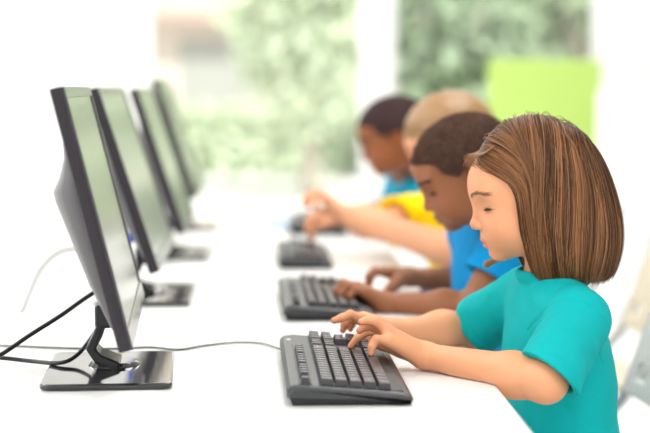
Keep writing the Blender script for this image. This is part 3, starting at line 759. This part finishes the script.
# ================================================================== cables
cabs = [('video_cable', 'thick black cable drooping from the front monitor to the table edge, upper one', [W(98, 290, 1.98), W(84, 299, 1.96), W(60, 316, 1.93), W(30, 335, 1.90), W(2, 354, 1.86), W(-30, 372, 1.80)], .0034, MCAB),
 ('power_cable', 'thick black cable looping over the front monitor base, lower one', [W(101, 322, 1.985), W(91, 338, 1.955), W(77, 355, 1.92), W(60, 364, 1.90), W(30, 361, 1.93), W(2, 358, 1.93), W(-30, 357, 1.92)], .0032, MCAB),
 ('keyboard_cable', 'thin black cable curving from the girl\'s keyboard behind the monitor', [W(280, 349, 2.04), W(262, 343.5, 2.09), W(235, 342.5, 2.10), W(205, 345.5, 2.08), W(178, 350.5, 2.05), W(150, 351, 2.07), W(110, 352.5, 2.06), W(60, 348.5, 2.07), W(0, 345.5, 2.09), W(-40, 346, 2.10)], .0016, MCAB),
 ('keyboard_cable', 'thin grey cable lying beside the keyboard of the boy in blue', [W(289, 281, 2.76), W(262, 284, 2.78), W(230, 287, 2.76), W(205, 288, 2.76), W(160, 287, 2.77), W(90, 288, 2.77)], .0014, MCABG),
 ('loose_cable', 'pale grey cable arching behind the front monitor', [W(85, 248, 2.50), W(60, 252, 2.50), W(42, 268, 2.50), W(30, 292, 2.48), W(23, 310, 2.42), W(21, 318, 2.40)], .0032, MCABG)]
for nm, lb, pts, r_, m in cabs:
    pts = [np.array([p[0], p[1], max(p[2], TT+r_+(.0105 if -.335 < p[0] < -.13 and 2.2 < p[1] < 2.56 else .0003))]) for p in pts]
    tag(tubeobj(nm, pts, r_, m, n=14), lb, 'cable')
tag(tubeobj('base_cable', [np.array([-.20, 2.356, TT+.0125]), W(78, 371, 1.90), W(58, 369, 1.91), W(44, 374, 1.90), W(30, 371, 1.92), W(4, 366, 1.94)][0:2]+[W(66, 366.5, 1.925), W(52, 368, 1.92)], .0022, MCAB), 'short black cable end lying across the front monitor base', 'cable')
bp_ = boxobj('video_plug', (-.006, .006, -.010, .010, -.010, .010), MBLUE, None, bevel=.003); bp_.location = W(130, 238, 2.42); tag(bp_, 'small blue plug behind the second monitor', 'plug')
# mouse
mr = empty('computer_mouse', tuple(W(284, 229, 3.85)*[1, 1, 0]+[0, 0, TT]), 'pale blue computer mouse beside the farthest keyboard', 'mouse')
bm = bmesh.new(); bmesh.ops.create_uvsphere(bm, u_segments=28, v_segments=16, radius=1)
for v in bm.verts: v.co = Vector((v.co.x*.055, v.co.y*.030*(1-.12*v.co.x), max(v.co.z, -.1)*.034*(1-.25*v.co.x)+.004))
obj('shell', bm, mat('mouse_blue', s2l(206, 222, 240), .35), mr, smooth=True)
bm = bmesh.new(); bmesh.ops.create_cone(bm, segments=20, radius1=.008, radius2=.008, depth=.006, cap_ends=True, matrix=Matrix.Translation((-.028, 0, .034)) @ Matrix.Rotation(PI/2, 4, 'X')); obj('scroll_wheel', bm, MPL, mr, bevel=.001)
# ================================================================== chairs
def chair(label, mshell):
    r = empty('folding_chair', (0, 0, 0), label, 'chair', 'folding chairs behind the table')
    # local: faces -x, seat centre above the origin
    bm = bmesh.new(); rings = []
    z0, z1 = .515, .80; xb = lambda z: .185+(z-.45)*.34
    hole = [(-.045, .045, .575, .597)]
    ys = [-.205, -.045, .045, .205]; zs = [z0, .548, .580, z1]
    T_ = .008
    def pt(y, z, f):
        crv = .018*(1-(y/.205)**2); yy = y*(1-.08*(z-z0)/(z1-z0)); return (xb(z)+crv+f*T_, yy, z)
    NY = 16
    yv = sorted(set([round(-.205+.41*i/NY, 4) for i in range(NY+1)]+[-.175, -.115, .115, .175]))
    G_ = {}
    for f in (-1, 1):
        for i, y in enumerate(yv):
            for j, z in enumerate(zs): G_[f, i, j] = bm.verts.new(pt(y, z, f))
    solid = lambda i, j: 0 <= i < len(yv)-1 and 0 <= j < 3 and not (j == 1 and (-.1751 <= yv[i] and yv[i+1] <= -.1149 or .1149 <= yv[i] and yv[i+1] <= .1751))
    for i in range(len(yv)-1):
        for j in range(3):
            if not solid(i, j): continue
            for f in (-1, 1): bm.faces.new([G_[f, i, j], G_[f, i+1, j], G_[f, i+1, j+1], G_[f, i, j+1]])
            if not solid(i-1, j): bm.faces.new([G_[-1, i, j], G_[1, i, j], G_[1, i, j+1], G_[-1, i, j+1]])
            if not solid(i+1, j): bm.faces.new([G_[-1, i+1, j], G_[1, i+1, j], G_[1, i+1, j+1], G_[-1, i+1, j+1]])
            if not solid(i, j-1): bm.faces.new([G_[-1, i, j], G_[1, i, j], G_[1, i+1, j], G_[-1, i+1, j]])
            if not solid(i, j+1): bm.faces.new([G_[-1, i, j+1], G_[1, i, j+1], G_[1, i+1, j+1], G_[-1, i+1, j+1]])
    bmesh.ops.recalc_face_normals(bm, faces=bm.faces); obj('backrest', bm, mshell, r, bevel=.004, seg=3)
    bm = bmesh.new(); loft(bm, [flat_ring(0, 0, .195, .200, .05, .412), flat_ring(0, 0, .200, .205, .055, .418), flat_ring(0, 0, .200, .205, .055, .428), flat_ring(0, 0, .190, .195, .05, .434)]); obj('seat', bm, mshell, r, bevel=.002)
    for s in (-1, 1):
        tubeobj('leg', [(xb(.79)+.004, s*.198, .79), (.185+.02, s*.212, .50), (.03, s*.215, .30), (-.20, s*.215, .012)], .0115, MSTEEL, r, curve=False)
        tubeobj('leg', [(-.10, s*.224, .405), (.06, s*.224, .22), (.23, s*.224, .012)], .0105, MSTEEL, r, curve=False)
    tubeobj('crossbar', [(.10, -.212, .08+.08), (.10, .212, .16)], .008, MSTEEL, r, curve=False)
    for s in (-1, 1):
        tubeobj('foot_cap', [(-.196, s*.215, .018), (-.205, s*.215, .002)], .0135, MPL, r, curve=False); tubeobj('foot_cap', [(.226, s*.224, .018), (.236, s*.224, .002)], .0125, MPL, r, curve=False)
    return r
c1 = chair('white folding chair the girl in teal sits on', MCHW); c1.location = (.50, 2.44, 0)
c2 = chair('white folding chair with slotted backrest behind the boy in blue', MCHW); c2.location = (.535, 3.06, 0)
c3 = chair('cream folding chair behind the boy in yellow', MCHC); c3.location = (.74, 4.0, 0)
c4 = chair('white folding chair at the far seat, behind the boy in light blue', MCHW); c4.location = (.72, 4.8, 0)
# ================================================================== room
BY = 10.25; XL, XR, YN, ZC = -3.6, 4.2, -2.6, 2.85
def struct(name, b, m, bevel=0.):
    o = boxobj(name, b, m, None, bevel=bevel); o['kind'] = 'structure'; return o
struct('floor', (XL-.1, XR+.1, YN, BY+.1, -.1, 0), MFLOOR)
struct('ceiling', (XL-.1, XR+.1, YN, BY+.1, ZC, ZC+.1), MWALL)
def wall_holes(name, axis, pos, a0, a1, holes, th=.12):
    """wall in the plane axis=pos with rectangular openings (lo,hi,zlo,zhi)"""
    bm = bmesh.new(); us = sorted({a0, a1}|{h[0] for h in holes}|{h[1] for h in holes}); zs = sorted({0, ZC}|{h[2] for h in holes}|{h[3] for h in holes})
    for i in range(len(us)-1):
        for j in range(len(zs)-1):
            cu, cz = (us[i]+us[i+1])/2, (zs[j]+zs[j+1])/2
            if any(h[0] < cu < h[1] and h[2] < cz < h[3] for h in holes): continue
            if axis == 'y': box(bm, us[i], us[i+1], pos, pos+th, zs[j], zs[j+1])
            else: box(bm, pos, pos+th, us[i], us[i+1], zs[j], zs[j+1])
    bmesh.ops.remove_doubles(bm, verts=bm.verts, dist=1e-5); o = obj(name, bm, MWALL); o['kind'] = 'structure'; return o
gm = bpy.data.materials.new('window_glass'); gm.use_nodes = True; nt = gm.node_tree; nt.nodes.clear()
o_ = nt.nodes.new('ShaderNodeOutputMaterial'); mx = nt.nodes.new('ShaderNodeMixShader'); tr = nt.nodes.new('ShaderNodeBsdfTransparent'); gs = nt.nodes.new('ShaderNodeBsdfGlossy'); fr = nt.nodes.new('ShaderNodeFresnel')
gs.inputs['Roughness'].default_value = .02; fr.inputs['IOR'].default_value = 1.3; tr.inputs['Color'].default_value = (.96, .98, .965, 1)
nt.links.new(fr.outputs[0], mx.inputs[0]); nt.links.new(tr.outputs[0], mx.inputs[1]); nt.links.new(gs.outputs[0], mx.inputs[2]); nt.links.new(mx.outputs[0], o_.inputs[0])
backwin = [(-.72, .65, .34, 2.62), (.81, 2.13, .34, 2.62)]
wall_holes('wall_back', 'y', BY, XL, XR, backwin)
leftwin = [(-1.6, .6, .5, 2.5), (1.1, 3.6, .5, 2.5), (4.2, 6.7, .5, 2.5), (7.3, 9.5, .5, 2.5)]
wall_holes('wall_left', 'x', XL-.12, YN, BY, leftwin)
struct('wall_right', (XR, XR+.12, YN, BY, 0, ZC), MWALL)
MFR = mat('white_window_frame', (.85, .86, .85), .4)
n_ = 0
for (a, b, z0, z1) in backwin:
    n_ += 1; w_ = empty('window_%d' % n_, (0, 0, 0)); w_['kind'] = 'structure'; f = .035
    bm = bmesh.new()
    for r_ in ((a, a+f, z0, z1), (b-f, b, z0, z1), (a, b, z0, z0+f), (a, b, z1-f, z1)): box(bm, r_[0], r_[1], BY+.03, BY+.08, r_[2], r_[3])
    obj('window_frame', bm, MFR, w_); bm = bmesh.new(); box(bm, a+.01, b-.01, BY+.052, BY+.056, z0+.01, z1-.01); obj('window_pane', bm, gm, w_)
    bm = bmesh.new(); box(bm, a-.03, b+.03, BY-.07, BY+.03, z0-.03, z0); obj('window_sill', bm, MFR, w_, bevel=.004)
for (a, b, z0, z1) in leftwin:
    n_ += 1; w_ = empty('window_%d' % n_, (0, 0, 0)); w_['kind'] = 'structure'; f = .04; X = XL-.06
    bm = bmesh.new()
    for r_ in ((a, a+f, z0, z1), (b-f, b, z0, z1), (a, b, z0, z0+f), (a, b, z1-f, z1), ((a+b)/2-.02, (a+b)/2+.02, z0, z1)): box(bm, X-.025, X+.025, r_[0], r_[1], r_[2], r_[3])
    obj('window_frame', bm, MFR, w_); bm = bmesh.new(); box(bm, X-.002, X+.002, a+.01, b-.01, z0+.01, z1-.01); obj('window_pane', bm, gm, w_)
struct('baseboard_back', (XL, -.74, BY-.015, BY, 0, .08), MFR); struct('baseboard_left', (XL, XL+.015, YN, BY, 0, .08), MFR)
# white cupboard and lime screen at the back of the room
cb = empty('storage_cupboard', (2.10, 7.9, 0), 'low white cupboard at the back of the room beside the lime screen', 'cupboard')
boxobj('carcass', (-.42, .62, -.22, .22, 0.0, 1.125), mat('white_melamine', (.88, .88, .88), .4), cb, bevel=.004)
for x in (-.41, .105): 
    d_ = boxobj('door', (x, x+.505, -.240, -.222, .08, 1.105), MATS['white_melamine'], cb, bevel=.003)
    boxobj('handle', (x+(.46 if x < 0 else .03), x+(.475 if x < 0 else .045), -.262, -.242, .55, .72), MSTEEL, d_, bevel=.002)
ps = empty('partition_screen', (1.50, 8.6, 0), 'lime green fabric screen standing before the back window', 'screen')
boxobj('fabric_panel', (-.30, .30, -.02, .02, .30, 1.285), mat('lime_fabric', s2l(184, 214, 112), .9, bump=.2, bscale=500), ps, bevel=.01)
for x in (-.26, .26): boxobj('foot', (x-.02, x+.02, -.2, .2, .0, .03), MSTEEL, ps, bevel=.004); boxobj('post', (x-.012, x+.012, -.012, .012, .028, .31), MSTEEL, ps)
# unseen ceiling panels added to light the room; back pair lifts the far wall
for i, (x, y) in enumerate(((-1.6, .6), (.8, .6), (-1.6, 3.6), (.8, 3.6), (-1.6, 6.8), (.8, 6.8), (-.3, 8.8), (1.9, 8.8))):
    p_ = empty('unseen_ceiling_light', (x, y, ZC), 'unseen square white ceiling light panel', 'ceiling light', 'unseen ceiling light panels')
    p_['label'] = 'unseen square white ceiling light panel added over the classroom'
    bm = bmesh.new()
    for r_ in ((-.5, .5, -.5, -.47), (-.5, .5, .47, .5), (-.5, -.47, -.47, .47), (.47, .5, -.47, .47)): box(bm, *r_, -.03, -.002)
    obj('frame', bm, MFR, p_); boxobj('diffuser', (-.47, .47, -.47, .47, -.018, -.006), mat('lit_diffuser', (1, 1, 1), emit=3.), p_)
    l = bpy.data.lights.new('unseen_ceiling_lamp', 'AREA'); l.shape = 'SQUARE'; l.size = 1.0; l.energy = 42; lo_ = bpy.data.objects.new('unseen_ceiling_lamp', l); lo_.location = (x, y, ZC-.04); COL.objects.link(lo_)
# ================================================================== outside
def stuffobj(o): return tag(o, kind='structure')
g_ = boxobj('ground_outside', (-40, 50, BY+.2, 70, -.5, -.3), mat('pale_paving', (.72, .72, .68), .9, var=.1, vscale=.5)); g_['kind'] = 'structure'
bd = empty('apartment_building', (-2.5, 36, -.3), 'pale apartment building with rows of windows seen outside', 'building')
boxobj('facade', (-9, 9.5, 0, 6, 0, 14), mat('pale_render', s2l(222, 210, 200), .9, var=.04, vscale=.4), bd)
for i in range(6):
    for j in range(3): boxobj('window', (-8+i*2.9, -6.3+i*2.9, -.06, .0, 1.0+j*3.0, 2.5+j*3.0), mat('grey_glass', s2l(176, 176, 172), .3), bd)
for j in range(3): boxobj('balcony_ledge', (-9, 9.5, -.7, 0, .1+j*3.0+2.8, .28+j*3.0+2.8), mat('ledge', s2l(196, 170, 160), .9), bd)
MLF = [mat('leaf_%s' % n, c, .8, var=.25, vscale=3) for n, c in (('bright', s2l(222, 232, 206)), ('mid', s2l(198, 211, 184)), ('deep', s2l(164, 180, 152)))]  # leaf tones paled, so the outdoor haze sits in the colour
MBK = mat('bark', s2l(186, 176, 164), .9, bump=.4, bscale=20)
def tree(name, label, x, y, h, r, ml, n=900, zs=1., trunk=True):
    t_ = empty(name, (x, y, -.3), label, 'tree' if trunk else 'shrub', 'trees and shrubs outside the back windows')
    if trunk:
        bm = bmesh.new(); tube(bm, [(0, 0, 0), (.05, 0, h*.35), (-.04, .05, h*.7)], [.14, .10, .05], n=5)
        for k in range(5): a = k*1.3; tube(bm, [(0, 0, h*.35+k*.1), (math.cos(a)*r*.35, math.sin(a)*r*.35, h*.6), (math.cos(a)*r*.6, math.sin(a)*r*.6, h*.75)], [.06, .04, .02], n=4, seg=6)
        obj('trunk', bm, MBK, t_, smooth=True)
    c_ = h-r*.85*zs if trunk else h*.5
    d = rng.normal(size=(n, 3)); d /= np.linalg.norm(d, axis=1, keepdims=True)
    cl = rng.normal(size=(9, 3)); cl /= np.linalg.norm(cl, axis=1, keepdims=True); cl = cl*r*.5
    ctr = cl[rng.integers(0, 9, n)]+d*r*(.30+.28*rng.uniform(size=(n, 1)))
    ctr[:, 2] = ctr[:, 2]*(zs if trunk else h*.5/r)+c_
    u = rng.normal(size=(n, 3)); u /= np.linalg.norm(u, axis=1, keepdims=True); v = np.cross(u, rng.normal(size=(n, 3))); v /= np.linalg.norm(v, axis=1, keepdims=True)
    s_ = rng.uniform(.07, .15, (n, 1))*(1.2 if trunk else .8)
    V = np.stack([ctr-u*s_, ctr+v*s_*.5, ctr+u*s_, ctr-v*s_*.5], 1).reshape(-1, 3); F = np.arange(n*4).reshape(-1, 4)
    npmesh('foliage', V, F, ml, t_, smooth=False)
tree('tree', 'bright green tree outside between the pale building and the window post', .62, 21.5, 3.6, 1.15, MLF[0], 2000, zs=1.35)
tree('tree', 'deep green tree outside beside the white window post', 1.85, 15.7, 2.9, .80, MLF[2], 1900, zs=1.2)
tree('tree', 'mid green tree outside above the lime screen', 3.7, 18, 3.4, 1.15, MLF[1], 2200)
tree('tree', 'tall pale green tree outside behind the lime screen', 3.3, 24.5, 4.4, 1.7, MLF[0], 2200)
for i, (x, y, h, r, mi) in enumerate(((1.6, 14, 1.3, .5, 1), (2.6, 13.6, 1.6, .6, 1))):
    tree('shrub', ['green shrub outside behind the farthest boy', 'green shrub outside behind the lime screen'][i], x, y, h, r, MLF[mi], 900, trunk=False)
hd = empty('hedge', (-1.0, 27, -.3), 'long pale clipped hedge outside before the pale building', 'hedge'); n = 6000
c_ = np.stack([rng.uniform(-4, 6, n), rng.uniform(-.5, .5, n), rng.uniform(0, 1, n)*1.15], 1); u = rng.normal(size=(n, 3)); u /= np.linalg.norm(u, axis=1, keepdims=True); v = np.cross(u, rng.normal(size=(n, 3))); v /= np.linalg.norm(v, axis=1, keepdims=True); k_ = rng.uniform(.10, .2, (n, 1))
npmesh('foliage', np.stack([c_-u*k_, c_+v*k_*.5, c_+u*k_, c_-v*k_*.5], 1).reshape(-1, 3), np.arange(n*4).reshape(-1, 4), MLF[0], hd, smooth=False)
# ================================================================== light
w = bpy.data.worlds.new('world'); S.world = w; w.use_nodes = True
bg = w.node_tree.nodes['Background']; bg.inputs['Color'].default_value = (.97, .985, 1, 1); bg.inputs['Strength'].default_value = 2.0
sun = bpy.data.lights.new('sun', 'SUN'); sun.energy = 9; sun.angle = math.radians(4); sun.color = (1, .97, .9)
so = bpy.data.objects.new('sun', sun); COL.objects.link(so); so.rotation_euler = (math.radians(38), 0, math.radians(20))
# daylight through the side windows
for (a, b, z0, z1) in leftwin:
    l = bpy.data.lights.new('window_daylight', 'AREA'); l.shape = 'RECTANGLE'; l.size = b-a; l.size_y = z1-z0; l.energy = 65; l.color = (1, .99, .97)
    o = bpy.data.objects.new('window_daylight', l); COL.objects.link(o); o.location = (XL+.02, (a+b)/2, (z0+z1)/2); o.rotation_euler = (0, -PI/2, 0)
S.view_settings.view_transform = 'Standard'; S.view_settings.look = 'None'; S.view_settings.exposure = -0.80; S.view_settings.gamma = 1; S.view_settings.use_curve_mapping = False
